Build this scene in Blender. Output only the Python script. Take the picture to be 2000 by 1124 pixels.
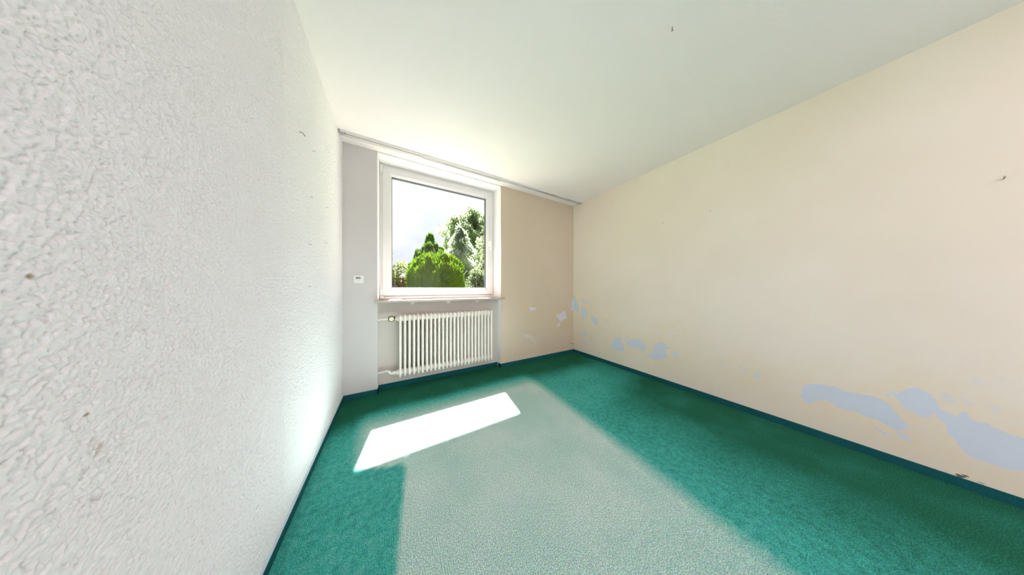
import bpy, bmesh, math, random
import numpy as np
from mathutils import Vector, Matrix
PI = math.pi
random.seed(7)
rng = np.random.default_rng(7)
for o in list(bpy.data.objects):
    bpy.data.objects.remove(o)
SC = bpy.context.scene
COL = SC.collection

# ------------------------------------------------------------------ camera
CAM_H = 1.085
cam_data = bpy.data.cameras.new('camera')
cam_data.sensor_width = 36.0
cam_data.lens = 404.67 / 2000.0 * 36.0
cam_data.shift_y = 0.00115
cam_data.clip_start = 0.01
cam_data.clip_end = 400.0
cam = bpy.data.objects.new('camera', cam_data)
cam.location = (0.0, 0.0, CAM_H)
cam.rotation_euler = (PI / 2, 0.0, -0.5255145)
COL.objects.link(cam)
SC.camera = cam

# ------------------------------------------------------------------ light
SUN_STRENGTH = 74.0
SKY_STRENGTH = 0.84
FILL_POWER = 640.0
EXPOSURE = 0.32

SC.view_settings.view_transform = 'Standard'
SC.view_settings.look = 'None'
SC.view_settings.exposure = EXPOSURE
SC.view_settings.gamma = 1.0
SC.view_settings.use_curve_mapping = False
SC.cycles.max_bounces = 14
SC.cycles.diffuse_bounces = 8
SC.cycles.glossy_bounces = 4
SC.cycles.transmission_bounces = 6
SC.cycles.transparent_max_bounces = 16
SC.cycles.caustics_reflective = False
SC.cycles.use_denoising = True
SC.cycles.use_guiding = True
SC.cycles.use_surface_guiding = True
SC.cycles.guiding_training_samples = 48

world = bpy.data.worlds.new('sky')
SC.world = world
world.use_nodes = True
wn = world.node_tree
wn.nodes.clear()


def node(nt, kind, **kw):
    n = nt.nodes.new(kind)
    for k, v in kw.items():
        if k in n.inputs.keys():
            n.inputs[k].default_value = v
        else:
            setattr(n, k, v)
    return n


def ramp(nt, stops, interp='LINEAR'):
    r = nt.nodes.new('ShaderNodeValToRGB')
    r.color_ramp.interpolation = interp
    e = r.color_ramp.elements
    while len(e) < len(stops):
        e.new(0.5)
    for i, (p, c) in enumerate(stops):
        e[i].position = p
        e[i].color = c if len(c) == 4 else (*c, 1.0)
    return r


# thin bright cloud layer over the whole dome, brighter towards the zenith like any overcast sky
tc = node(wn, 'ShaderNodeTexCoord')
mp = node(wn, 'ShaderNodeMapping')
mp.inputs['Scale'].default_value = (1.0, 1.0, 2.2)
mp.inputs['Location'].default_value = (0.35, 0.1, 0.22)
nz = node(wn, 'ShaderNodeTexNoise', Scale=1.9, Detail=5.0, Roughness=0.5)
cl = ramp(wn, [(0.44, (0.73, 0.76, 0.87)), (0.68, (1.10, 1.12, 1.16))])
sx = node(wn, 'ShaderNodeSeparateXYZ')
gr = node(wn, 'ShaderNodeMapRange')
gr.inputs['From Min'].default_value = 0.0
gr.inputs['From Max'].default_value = 1.0
gr.inputs['To Min'].default_value = 0.84
gr.inputs['To Max'].default_value = 2.4
vm = node(wn, 'ShaderNodeVectorMath', operation='SCALE')
bg = node(wn, 'ShaderNodeBackground', Strength=SKY_STRENGTH)
wo = node(wn, 'ShaderNodeOutputWorld')
wn.links.new(tc.outputs['Generated'], mp.inputs['Vector'])
wn.links.new(mp.outputs['Vector'], nz.inputs['Vector'])
wn.links.new(nz.outputs['Fac'], cl.inputs['Fac'])
wn.links.new(tc.outputs['Generated'], sx.inputs[0])
wn.links.new(sx.outputs['Z'], gr.inputs['Value'])
wn.links.new(cl.outputs['Color'], vm.inputs[0])
wn.links.new(gr.outputs['Result'], vm.inputs['Scale'])
wn.links.new(vm.outputs['Vector'], bg.inputs['Color'])
wn.links.new(bg.outputs['Background'], wo.inputs['Surface'])

sun_data = bpy.data.lights.new('sun', 'SUN')
sun_data.energy = SUN_STRENGTH
sun_data.angle = math.radians(1.1)
sun_data.color = (1.0, 0.91, 0.93)
sun = bpy.data.objects.new('sun', sun_data)
sun.location = (3, 12, 16)
sun.rotation_euler = Vector((-0.155, -1.0, -1.655)).to_track_quat('-Z', 'Y').to_euler()
COL.objects.link(sun)

# ------------------------------------------------------------------ room numbers
XL, XR, YF, YB, ZC = -0.413, 2.690, 2.540, -3.60, 2.500
NXL, NXR = -0.128, 1.295          # niche
NYB = 2.632                       # wall behind the radiator
WIN_Y = 2.730                     # inner face of the window frame
OUT_Y = 2.950                     # outer face of the wall
SILL_Z = 0.962
BB = 0.052                        # carpet skirting height


# ------------------------------------------------------------------ materials
def new_mat(name):
    m = bpy.data.materials.new(name)
    m.use_nodes = True
    nt = m.node_tree
    b = nt.nodes['Principled BSDF']
    b.inputs['Specular IOR Level'].default_value = 0.3
    return m, nt, b


def coords(nt):
    return node(nt, 'ShaderNodeTexCoord').outputs['Object']


def add_bump(nt, b, height_socket, strength, distance):
    bm = node(nt, 'ShaderNodeBump', Strength=strength, Distance=distance)
    nt.links.new(height_socket, bm.inputs['Height'])
    nt.links.new(bm.outputs['Normal'], b.inputs['Normal'])
    return bm


def simple(name, color, rough=0.5, metal=0.0, noise=0.04, scale=18.0, bump=0.0, bscale=120.0, spec=0.3):
    m, nt, b = new_mat(name)
    co = coords(nt)
    n = node(nt, 'ShaderNodeTexNoise', Scale=scale, Detail=3.0)
    nt.links.new(co, n.inputs['Vector'])
    c = np.array(color)
    r = ramp(nt, [(0.3, tuple(np.clip(c * (1 - noise), 0, 1))), (0.7, tuple(np.clip(c * (1 + noise), 0, 1)))])
    nt.links.new(n.outputs['Fac'], r.inputs['Fac'])
    nt.links.new(r.outputs['Color'], b.inputs['Base Color'])
    b.inputs['Roughness'].default_value = rough
    b.inputs['Metallic'].default_value = metal
    b.inputs['Specular IOR Level'].default_value = spec
    if bump:
        n2 = node(nt, 'ShaderNodeTexNoise', Scale=bscale, Detail=2.0)
        nt.links.new(co, n2.inputs['Vector'])
        add_bump(nt, b, n2.outputs['Fac'], bump, 0.002)
    return m


def mix_rgb(nt, fac, a, b):
    """mix of colours; a / b may be sockets or tuples"""
    mx = nt.nodes.new('ShaderNodeMix')
    mx.data_type = 'RGBA'
    if isinstance(fac, (int, float)):
        mx.inputs[0].default_value = fac
    else:
        nt.links.new(fac, mx.inputs[0])
    for i, s in ((6, a), (7, b)):
        if isinstance(s, tuple):
            mx.inputs[i].default_value = (*s, 1.0)
        else:
            nt.links.new(s, mx.inputs[i])
    return mx.outputs[2]


def math_n(nt, op, a, b=None, clamp=False):
    m = node(nt, 'ShaderNodeMath', operation=op, use_clamp=clamp)
    for i, s in enumerate((a, b)):
        if s is None:
            continue
        if isinstance(s, (int, float)):
            m.inputs[i].default_value = s
        else:
            nt.links.new(s, m.inputs[i])
    return m.outputs[0]


def step_n(nt, v, lo, hi):
    m = node(nt, 'ShaderNodeMapRange', interpolation_type='SMOOTHSTEP')
    m.inputs['From Min'].default_value = lo
    m.inputs['From Max'].default_value = hi
    nt.links.new(v, m.inputs['Value'])
    return m.outputs['Result']


def noise_n(nt, co, scale, detail=2.0, rough=0.5):
    n = node(nt, 'ShaderNodeTexNoise', Scale=scale, Detail=detail, Roughness=rough)
    nt.links.new(co, n.inputs['Vector'])
    return n.outputs['Fac']


def attr(nt, name):
    a = node(nt, 'ShaderNodeAttribute', attribute_name=name)
    return a.outputs['Fac']


# rough-cast plaster of the left wall
def mat_roughcast():
    m, nt, b = new_mat('rough_cast_plaster')
    co = coords(nt)
    h = noise_n(nt, co, 420.0, 1.0, 0.5)
    add_bump(nt, b, h, 0.5, 0.0006)
    big = noise_n(nt, co, 1.6, 3.0)
    base = mix_rgb(nt, big, (0.82, 0.805, 0.835), (0.86, 0.845, 0.875))
    # brown water stains low on the wall and a few dark specks
    geo = node(nt, 'ShaderNodeNewGeometry').outputs['Position']
    n3 = noise_n(nt, co, 60.0, 3.0, 0.7)
    stain = None
    for (y, z, r, k) in ((0.621, 0.819, 0.04, 0.5), (0.619, 0.739, 0.03, 0.45), (0.66, 0.80, 0.03, 0.3), (0.555, 1.101, 0.006, 0.9), (0.614, 0.888, 0.005, 0.9)):
        d = node(nt, 'ShaderNodeVectorMath', operation='DISTANCE')
        nt.links.new(geo, d.inputs[0])
        d.inputs[1].default_value = (XL, y, z)
        s = step_n(nt, d.outputs['Value'], r, r * 0.2)
        if r > 0.02:
            s = math_n(nt, 'MULTIPLY', s, step_n(nt, n3, 0.5, 0.68))
        s = math_n(nt, 'MULTIPLY', s, k)
        stain = s if stain is None else math_n(nt, 'MAXIMUM', stain, s)
    nt.links.new(mix_rgb(nt, stain, base, (0.34, 0.24, 0.15)), b.inputs['Base Color'])
    b.inputs['Roughness'].default_value = 0.8
    return m




# painted wall with places where the paint has come off down to a bluish undercoat
def mat_peeling(name, paint_a, paint_b, yellow, bare):
    m, nt, b = new_mat(name)
    co = coords(nt)
    n_edge = noise_n(nt, co, 45.0, 4.0, 0.6)
    n_fine = noise_n(nt, co, 14.0, 3.0, 0.6)
    wob = math_n(nt, 'MULTIPLY', math_n(nt, 'SUBTRACT', n_edge, 0.5), 0.022)
    hard = math_n(nt, 'ADD', attr(nt, 'bare'), wob)
    f_hard = step_n(nt, hard, 0.0016, -0.0016)
    soft = math_n(nt, 'ADD', attr(nt, 'faint'), math_n(nt, 'MULTIPLY', math_n(nt, 'SUBTRACT', n_edge, 0.5), 0.05))
    f_soft = math_n(nt, 'MULTIPLY', step_n(nt, soft, 0.012, -0.016), 0.62)
    near = step_n(nt, attr(nt, 'bare'), 0.22, 0.0)
    f_yel = math_n(nt, 'MULTIPLY', near, step_n(nt, n_fine, 0.35, 0.62))
    big = noise_n(nt, co, 0.9, 3.0)
    c = mix_rgb(nt, step_n(nt, big, 0.35, 0.65), paint_a, paint_b)
    c = mix_rgb(nt, math_n(nt, 'MULTIPLY', f_yel, 0.5), c, yellow)
    c = mix_rgb(nt, f_soft, c, bare)
    c = mix_rgb(nt, f_hard, c, bare)
    mould = math_n(nt, 'ADD', attr(nt, 'mould'), math_n(nt, 'MULTIPLY', math_n(nt, 'SUBTRACT', n_edge, 0.5), 0.04))
    c = mix_rgb(nt, math_n(nt, 'MULTIPLY', step_n(nt, mould, 0.003, -0.006), 0.9), c, (0.05, 0.03, 0.02))
    nt.links.new(c, b.inputs['Base Color'])
    b.inputs['Roughness'].default_value = 0.75
    fine = noise_n(nt, co, 160.0, 2.0)
    hgt = math_n(nt, 'SUBTRACT', math_n(nt, 'MULTIPLY', fine, 0.12), math_n(nt, 'MULTIPLY', f_hard, 0.5))
    add_bump(nt, b, hgt, 0.35, 0.0015)
    return m


def mat_plain_wall(name, ca, cb, bscale=150.0, bump=0.25, dist=0.0012):
    m, nt, b = new_mat(name)
    co = coords(nt)
    big = noise_n(nt, co, 1.1, 3.0)
    nt.links.new(mix_rgb(nt, step_n(nt, big, 0.3, 0.7), ca, cb), b.inputs['Base Color'])
    b.inputs['Roughness'].default_value = 0.8
    add_bump(nt, b, noise_n(nt, co, bscale, 2.0, 0.6), bump, dist)
    return m


def mat_carpet():
    m, nt, b = new_mat('loop_pile_carpet')
    co = coords(nt)
    sp = node(nt, 'ShaderNodeSeparateXYZ')
    nt.links.new(co, sp.inputs[0])
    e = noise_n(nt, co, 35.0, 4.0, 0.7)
    wear_and_light = attr(nt, 'faded_and_lit')  # fading of the strip plus light and shade painted beside it
    fac = math_n(nt, 'ADD', wear_and_light, math_n(nt, 'MULTIPLY', math_n(nt, 'SUBTRACT', e, 0.5), math_n(nt, 'MULTIPLY', math_n(nt, 'MULTIPLY', wear_and_light, math_n(nt, 'SUBTRACT', 1.0, wear_and_light)), 3.0)), clamp=True)
    blotch = noise_n(nt, co, 3.5, 3.0, 0.55)  # random blotches in the carpet tone
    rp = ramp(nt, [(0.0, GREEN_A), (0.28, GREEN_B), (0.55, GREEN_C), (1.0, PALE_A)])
    sh = math_n(nt, 'ADD', fac, math_n(nt, 'MULTIPLY', math_n(nt, 'SUBTRACT', blotch, 0.5), 0.16), clamp=True)
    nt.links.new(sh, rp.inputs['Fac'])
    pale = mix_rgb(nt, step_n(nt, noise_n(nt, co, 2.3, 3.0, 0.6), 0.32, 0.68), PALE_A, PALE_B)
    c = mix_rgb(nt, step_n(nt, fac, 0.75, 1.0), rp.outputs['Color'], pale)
    # speckle of mixed yarns
    vn = node(nt, 'ShaderNodeTexNoise', Scale=170.0, Detail=3.0, Roughness=0.75)
    nt.links.new(co, vn.inputs['Vector'])
    k = node(nt, 'ShaderNodeMix', data_type='RGBA', blend_type='OVERLAY')
    k.inputs[0].default_value = 0.7
    nt.links.new(c, k.inputs[6])
    nt.links.new(vn.outputs['Color'], k.inputs[7])
    c = k.outputs[2]
    dk = step_n(nt, noise_n(nt, co, 230.0, 1.0, 0.5), 0.40, 0.62)
    v = node(nt, 'ShaderNodeVectorMath', operation='SCALE')
    nt.links.new(c, v.inputs[0])
    rib = math_n(nt, 'SINE', math_n(nt, 'MULTIPLY', sp.outputs['X'], 2 * PI / 0.0085))
    sc = math_n(nt, 'ADD', math_n(nt, 'ADD', math_n(nt, 'MULTIPLY', dk, 0.6), 0.70), math_n(nt, 'MULTIPLY', rib, 0.06))
    nt.links.new(sc, v.inputs['Scale'])
    # small round pale turquoise spot
    d = node(nt, 'ShaderNodeVectorMath', operation='DISTANCE')
    nt.links.new(co, d.inputs[0])
    d.inputs[1].default_value = (0.083, 1.51, 0.0)
    spot = step_n(nt, d.outputs['Value'], 0.024, 0.015)
    c = mix_rgb(nt, math_n(nt, 'MULTIPLY', spot, 0.8), v.outputs['Vector'], (0.50, 0.85, 0.78))
    nt.links.new(c, b.inputs['Base Color'])
    b.inputs['Roughness'].default_value = 1.0
    b.inputs['Specular IOR Level'].default_value = 0.02
    hgt = math_n(nt, 'ADD', math_n(nt, 'MULTIPLY', rib, 0.25), noise_n(nt, co, 280.0, 2.0))
    add_bump(nt, b, hgt, 0.6, 0.003)
    return m


GREEN_A, GREEN_B, GREEN_C = (0.017, 0.112, 0.068), (0.055, 0.35, 0.305), (0.18, 0.44, 0.39)  # darkest green also holds painted shade, teal the painted window light
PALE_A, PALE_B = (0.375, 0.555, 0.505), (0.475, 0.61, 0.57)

M = {}
M['roughcast'] = mat_roughcast()
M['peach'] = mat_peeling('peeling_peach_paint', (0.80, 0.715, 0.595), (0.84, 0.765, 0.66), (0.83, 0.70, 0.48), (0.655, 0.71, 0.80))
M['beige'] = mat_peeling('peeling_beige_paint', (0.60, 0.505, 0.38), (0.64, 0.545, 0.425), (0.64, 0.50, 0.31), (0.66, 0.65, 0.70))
M['ceiling'] = mat_plain_wall('ceiling_wallpaper', (0.89, 0.84, 0.82), (0.905, 0.86, 0.845), 110.0, 0.5, 0.002)
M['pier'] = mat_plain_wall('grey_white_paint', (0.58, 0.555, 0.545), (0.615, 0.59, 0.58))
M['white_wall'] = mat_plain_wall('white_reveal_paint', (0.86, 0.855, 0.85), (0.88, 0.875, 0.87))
M['niche'] = mat_plain_wall('niche_paint', (0.58, 0.54, 0.49), (0.62, 0.58, 0.53))
M['render'] = mat_plain_wall('outside_render', (0.6, 0.58, 0.54), (0.66, 0.64, 0.6), 60.0, 0.6, 0.004)
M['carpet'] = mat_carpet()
M['skirting'] = simple('carpet_skirting', (0.009, 0.095, 0.105), 0.9, noise=0.25, scale=220.0, bump=0.6, bscale=240.0, spec=0.1)
M['cap'] = simple('skirting_edge', (0.52, 0.65, 0.74), 0.5)
M['upvc'] = simple('white_window_plastic', (0.72, 0.712, 0.70), 0.28, noise=0.012, spec=0.5)
M['gasket'] = simple('grey_gasket', (0.10, 0.11, 0.13), 0.6)
M['handle'] = simple('white_handle_plastic', (0.88, 0.87, 0.85), 0.25, spec=0.5)
M['sill_top'] = simple('pale_marble_sill', (0.48, 0.395, 0.33), 0.22, noise=0.05, scale=9.0, spec=0.5)
M['radiator'] = simple('ivory_radiator_enamel', (0.80, 0.745, 0.675), 0.32, noise=0.015, spec=0.5)
M['black'] = simple('black_plastic', (0.018, 0.016, 0.016), 0.4)
M['cream'] = simple('cream_valve_cap', (0.85, 0.77, 0.55), 0.4, noise=0.02)
M['brass'] = simple('tarnished_brass', (0.16, 0.075, 0.035), 0.45, 0.6, noise=0.3, scale=150)
M['rail'] = simple('white_rail_plastic', (0.80, 0.79, 0.78), 0.35, noise=0.01)
M['rail_grey'] = simple('grey_rail_slider', (0.62, 0.60, 0.58), 0.4, noise=0.02)
M['rail_dark'] = simple('dark_grey_rail_cap', (0.30, 0.30, 0.30), 0.6)  # plain dark grey of the rail end caps
M['device'] = simple('white_device_plastic', (0.80, 0.79, 0.77), 0.35, noise=0.01)
M['lcd'] = simple('grey_green_display', (0.20, 0.30, 0.28), 0.2, noise=0.1, scale=120)
M['button'] = simple('grey_button', (0.45, 0.45, 0.45), 0.5)
M['steel'] = simple('dull_steel', (0.30, 0.28, 0.26), 0.4, 0.8)
M['fill_lamp_metal'] = simple('brushed_fill_lamp_metal', (0.6, 0.6, 0.6), 0.35, 0.9)
M['paper'] = simple('grey_vent_strip', (0.62, 0.56, 0.50), 0.6)


def mat_glass():
    m = bpy.data.materials.new('window_glass')
    m.use_nodes = True
    nt = m.node_tree
    nt.nodes.clear()
    out = node(nt, 'ShaderNodeOutputMaterial')
    tr = node(nt, 'ShaderNodeBsdfTransparent')
    tr.inputs['Color'].default_value = (0.985, 0.99, 0.988, 1)
    gl = node(nt, 'ShaderNodeBsdfGlossy', Roughness=0.02)
    lw = node(nt, 'ShaderNodeLayerWeight')
    fr = node(nt, 'ShaderNodeMath', operation='MULTIPLY_ADD')
    pw = node(nt, 'ShaderNodeMath', operation='POWER')
    pw.inputs[1].default_value = 5.0
    nt.links.new(lw.outputs['Facing'], pw.inputs[0])
    nt.links.new(pw.outputs[0], fr.inputs[0])
    fr.inputs[1].default_value = 0.8
    fr.inputs[2].default_value = 0.003
    mx = node(nt, 'ShaderNodeMixShader')
    nt.links.new(fr.outputs[0], mx.inputs[0])
    nt.links.new(tr.outputs[0], mx.inputs[1])
    nt.links.new(gl.outputs[0], mx.inputs[2])
    nt.links.new(mx.outputs[0], out.inputs['Surface'])
    return m


M['glass'] = mat_glass()


def mat_leaf(name, ca, cb, scale=6.0, trans=0.5):
    m = bpy.data.materials.new(name)
    m.use_nodes = True
    nt = m.node_tree
    nt.nodes.clear()
    out = node(nt, 'ShaderNodeOutputMaterial')
    co = coords(nt)
    n = noise_n(nt, co, scale, 4.0, 0.7)
    c = mix_rgb(nt, step_n(nt, n, 0.34, 0.66), ca, cb)
    d = node(nt, 'ShaderNodeBsdfDiffuse')
    t = node(nt, 'ShaderNodeBsdfTranslucent')
    mx = node(nt, 'ShaderNodeMixShader')
    mx.inputs[0].default_value = trans
    nt.links.new(c, d.inputs['Color'])
    nt.links.new(c, t.inputs['Color'])
    nt.links.new(d.outputs[0], mx.inputs[1])
    nt.links.new(t.outputs[0], mx.inputs[2])
    nt.links.new(mx.outputs[0], out.inputs['Surface'])
    return m


M['leaf_bush'] = mat_leaf('yellow_green_sprays', (0.052, 0.110, 0.006), (0.092, 0.158, 0.008), 9.0)
M['leaf_cypress'] = mat_leaf('mid_green_sprays', (0.066, 0.158, 0.022), (0.115, 0.220, 0.026), 8.0)
M['leaf_broad'] = mat_leaf('haze_tinted_leaves', (0.195, 0.255, 0.140), (0.310, 0.375, 0.215), 1.5, 0.68)  # haze is painted into these paler leaf colours
M['leaf_spruce'] = mat_leaf('grey_green_needles', (0.265, 0.310, 0.225), (0.400, 0.450, 0.335), 2.5, 0.68)  # needles lightened, haze painted into the colour
M['leaf_cedar'] = mat_leaf('pale_green_needles', (0.129, 0.171, 0.089), (0.213, 0.247, 0.136), 3.0)
M['leaf_shrub'] = mat_leaf('pale_variegated_leaves', (0.061, 0.101, 0.045), (0.167, 0.193, 0.101), 14.0)
M['leaf_left'] = mat_leaf('yellowish_leaves', (0.082, 0.121, 0.026), (0.183, 0.202, 0.070), 9.0)
M['leaf_red'] = mat_leaf('reddish_leaves', (0.127, 0.066, 0.031), (0.152, 0.121, 0.051), 9.0)
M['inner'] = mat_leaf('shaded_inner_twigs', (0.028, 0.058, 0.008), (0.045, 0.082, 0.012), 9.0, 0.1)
M['bark'] = simple('tree_bark', (0.16, 0.13, 0.11), 0.9, noise=0.3, scale=9)
M['bounce_slab'] = simple('pale_bounce_concrete', (0.22, 0.21, 0.215), 0.9, noise=0.1, scale=3)
M['lawn'] = simple('garden_lawn', (0.10, 0.17, 0.03), 0.95, noise=0.4, scale=1.5)


# ------------------------------------------------------------------ object helpers
def tag(o, label=None, cat=None, group=None, kind=None):
    if label:
        o['label'] = label
    if cat:
        o['category'] = cat
    if group:
        o['group'] = group
    if kind:
        o['kind'] = kind
    return o


def empty(name, loc=(0, 0, 0)):
    o = bpy.data.objects.new(name, None)
    o.empty_display_size = 0.05
    o.location = loc
    COL.objects.link(o)
    return o


def link(name, me, parent=None):
    o = bpy.data.objects.new(name, me)
    COL.objects.link(o)
    if parent is not None:
        o.parent = parent
        p = parent
        off = Vector((0, 0, 0))
        while p is not None:
            off += Vector(p.location)
            p = p.parent
        # meshes are written in world coordinates: undo the parents' shift in the mesh once
        if not me.get('shifted'):
            me.transform(Matrix.Translation(-off))
            me['shifted'] = 1
    return o


def build(name, bm, mats, parent=None, smooth=False):
    me = bpy.data.meshes.new(name)
    bmesh.ops.recalc_face_normals(bm, faces=bm.faces)
    if smooth:
        for f in bm.faces:
            f.smooth = True
    bm.to_mesh(me)
    bm.free()
    for m in (mats if isinstance(mats, (list, tuple)) else [mats]):
        me.materials.append(m)
    if smooth:
        try:
            me.set_sharp_from_angle(angle=math.radians(38))
        except Exception:
            pass
    return link(name, me, parent)


def box(bm, x0, x1, y0, y1, z0, z1, mi=0, bevel=0.0, seg=2):
    vs = [bm.verts.new((x, y, z)) for z in (z0, z1) for y in (y0, y1) for x in (x0, x1)]
    idx = [(0, 2, 3, 1), (4, 5, 7, 6), (0, 1, 5, 4), (2, 6, 7, 3), (0, 4, 6, 2), (1, 3, 7, 5)]
    fs = [bm.faces.new([vs[i] for i in q]) for q in idx]
    for f in fs:
        f.material_index = mi
    if bevel:
        es = list({e for f in fs for e in f.edges})
        bmesh.ops.bevel(bm, geom=es, offset=bevel, segments=seg, affect='EDGES', profile=0.5)
    return fs   # bottom, top, front(-y), back(+y), left(-x), right(+x)


def cyl(bm, p0, p1, r0, r1=None, n=20, mi=0, caps=True):
    r1 = r0 if r1 is None else r1
    p0, p1 = Vector(p0), Vector(p1)
    d = (p1 - p0).normalized()
    a = d.orthogonal().normalized()
    b = d.cross(a)
    rings = []
    for p, r in ((p0, r0), (p1, r1)):
        rings.append([bm.verts.new(p + (a * math.cos(2 * PI * i / n) + b * math.sin(2 * PI * i / n)) * r) for i in range(n)])
    for i in range(n):
        f = bm.faces.new((rings[0][i], rings[0][(i + 1) % n], rings[1][(i + 1) % n], rings[1][i]))
        f.material_index = mi
    if caps:
        bm.faces.new(rings[0][::-1]).material_index = mi
        bm.faces.new(rings[1]).material_index = mi


def lathe(bm, origin, axis, prof, n=24, mi=0):
    """prof: list of (distance along axis, radius)"""
    origin, axis = Vector(origin), Vector(axis).normalized()
    a = axis.orthogonal().normalized()
    b = axis.cross(a)
    prev = None
    for (t, r) in prof:
        ring = [bm.verts.new(origin + axis * t + (a * math.cos(2 * PI * i / n) + b * math.sin(2 * PI * i / n)) * max(r, 1e-5)) for i in range(n)]
        if prev:
            for i in range(n):
                bm.faces.new((prev[i], prev[(i + 1) % n], ring[(i + 1) % n], ring[i])).material_index = mi
        else:
            bm.faces.new(ring[::-1]).material_index = mi
        prev = ring
    bm.faces.new(prev).material_index = mi


def tube(bm, pts, r, n=12, mi=0, sub=6):
    """smooth tube through points (Catmull-Rom)"""
    P = [Vector(p) for p in pts]
    if len(P) > 2:
        out = []
        for i in range(len(P) - 1):
            p0, p1, p2, p3 = P[max(i - 1, 0)], P[i], P[i + 1], P[min(i + 2, len(P) - 1)]
            for k in range(sub):
                t = k / sub
                out.append(0.5 * ((2 * p1) + (p2 - p0) * t + (2 * p0 - 5 * p1 + 4 * p2 - p3) * t * t + (-p0 + 3 * p1 - 3 * p2 + p3) * t ** 3))
        out.append(P[-1])
        P = out
    R = r if isinstance(r, (list, tuple)) else None
    prev = None
    up = None
    for i, p in enumerate(P):
        d = (P[min(i + 1, len(P) - 1)] - P[max(i - 1, 0)]).normalized()
        if up is None:
            up = d.orthogonal().normalized()
        a = (up - d * up.dot(d)).normalized()
        up = a
        b = d.cross(a)
        rr = r if R is None else R[0] + (R[1] - R[0]) * i / max(len(P) - 1, 1)
        ring = [bm.verts.new(p + (a * math.cos(2 * PI * k / n) + b * math.sin(2 * PI * k / n)) * rr) for k in range(n)]
        if prev:
            for k in range(n):
                bm.faces.new((prev[k], prev[(k + 1) % n], ring[(k + 1) % n], ring[k])).material_index = mi
        else:
            bm.faces.new(ring[::-1]).material_index = mi
        prev = ring
    bm.faces.new(prev).material_index = mi


def mesh_np(name, verts, faces, mats, parent=None, mat_idx=None, smooth=False):
    me = bpy.data.meshes.new(name)
    verts = np.asarray(verts, dtype=np.float32)
    faces = np.asarray(faces, dtype=np.int32)
    k = faces.shape[1]
    me.vertices.add(len(verts))
    me.vertices.foreach_set('co', verts.ravel())
    me.loops.add(faces.size)
    me.loops.foreach_set('vertex_index', faces.ravel())
    me.polygons.add(len(faces))
    me.polygons.foreach_set('loop_start', np.arange(0, faces.size, k, dtype=np.int32))
    me.polygons.foreach_set('loop_total', np.full(len(faces), k, dtype=np.int32))
    if mat_idx is not None:
        me.polygons.foreach_set('material_index', np.asarray(mat_idx, dtype=np.int32))
    for m in (mats if isinstance(mats, (list, tuple)) else [mats]):
        me.materials.append(m)
    me.update(calc_edges=True)
    return link(name, me, parent)


def poly_sdf(pts, polys):
    """signed distance (negative inside) of 2-D points to the nearest of the polygons"""
    best = np.full(len(pts), 9.0)
    for pl in polys:
        pl = np.array(pl)
        lo, hi = pl.min(0) - 0.4, pl.max(0) + 0.4
        sel = np.where(((pts > lo) & (pts < hi)).all(1))[0]
        if not len(sel):
            continue
        q = pts[sel]
        dmin = np.full(len(q), 9.0)
        inside = np.zeros(len(q), bool)
        for i in range(len(pl)):
            a, b2 = pl[i], pl[(i + 1) % len(pl)]
            ab = b2 - a
            t = np.clip(((q - a) @ ab) / max(ab @ ab, 1e-12), 0, 1)
            dmin = np.minimum(dmin, np.hypot(*(q - a - t[:, None] * ab).T))
            cond = (a[1] > q[:, 1]) != (b2[1] > q[:, 1])
            with np.errstate(divide='ignore', invalid='ignore'):
                xi = a[0] + (q[:, 1] - a[1]) * ab[0] / (ab[1] if ab[1] else 1e-12)
            inside ^= cond & (q[:, 0] < xi)
        s = np.where(inside, -dmin, dmin)
        best[sel] = np.minimum(best[sel], s)
    return best


def grid_wall(name, origin, du, dv, nu, nv, thick, mat, attrs, parent=None):
    """a solid slab whose front face is a fine grid carrying float attributes.
    origin, du, dv span the front; thick is the vector to the back face."""
    o, du, dv, th = (np.array(v, float) for v in (origin, du, dv, thick))
    U, V = np.meshgrid(np.linspace(0, 1, nu + 1), np.linspace(0, 1, nv + 1))
    U, V = U.ravel(), V.ravel()
    front = o + U[:, None] * du + V[:, None] * dv
    q = np.arange((nu + 1) * (nv + 1)).reshape(nv + 1, nu + 1)
    faces = np.stack([q[:-1, :-1], q[:-1, 1:], q[1:, 1:], q[1:, :-1]], -1).reshape(-1, 4)
    n0 = len(front)
    c = np.array([o, o + du, o + du + dv, o + dv])
    ring = np.concatenate([c, c + th])
    f2 = n0 + np.array([[4, 5, 6, 7], [0, 1, 5, 4], [1, 2, 6, 5], [2, 3, 7, 6], [3, 0, 4, 7]])
    verts = np.concatenate([front, ring])
    ob = mesh_np(name, verts, np.concatenate([faces, f2]), mat, parent)
    me = ob.data
    # outward normals: front opposite to thickness
    nrm = np.cross(du, dv)
    if nrm @ th > 0:
        me.flip_normals()
    for an, fn in attrs.items():
        vals = np.concatenate([fn(front), np.full(8, 9.0 if an != 'faded_and_lit' else 0.0)]).astype(np.float32)
        at = me.attributes.new(an, 'FLOAT', 'POINT')
        at.data.foreach_set('value', vals)
    return ob


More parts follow.
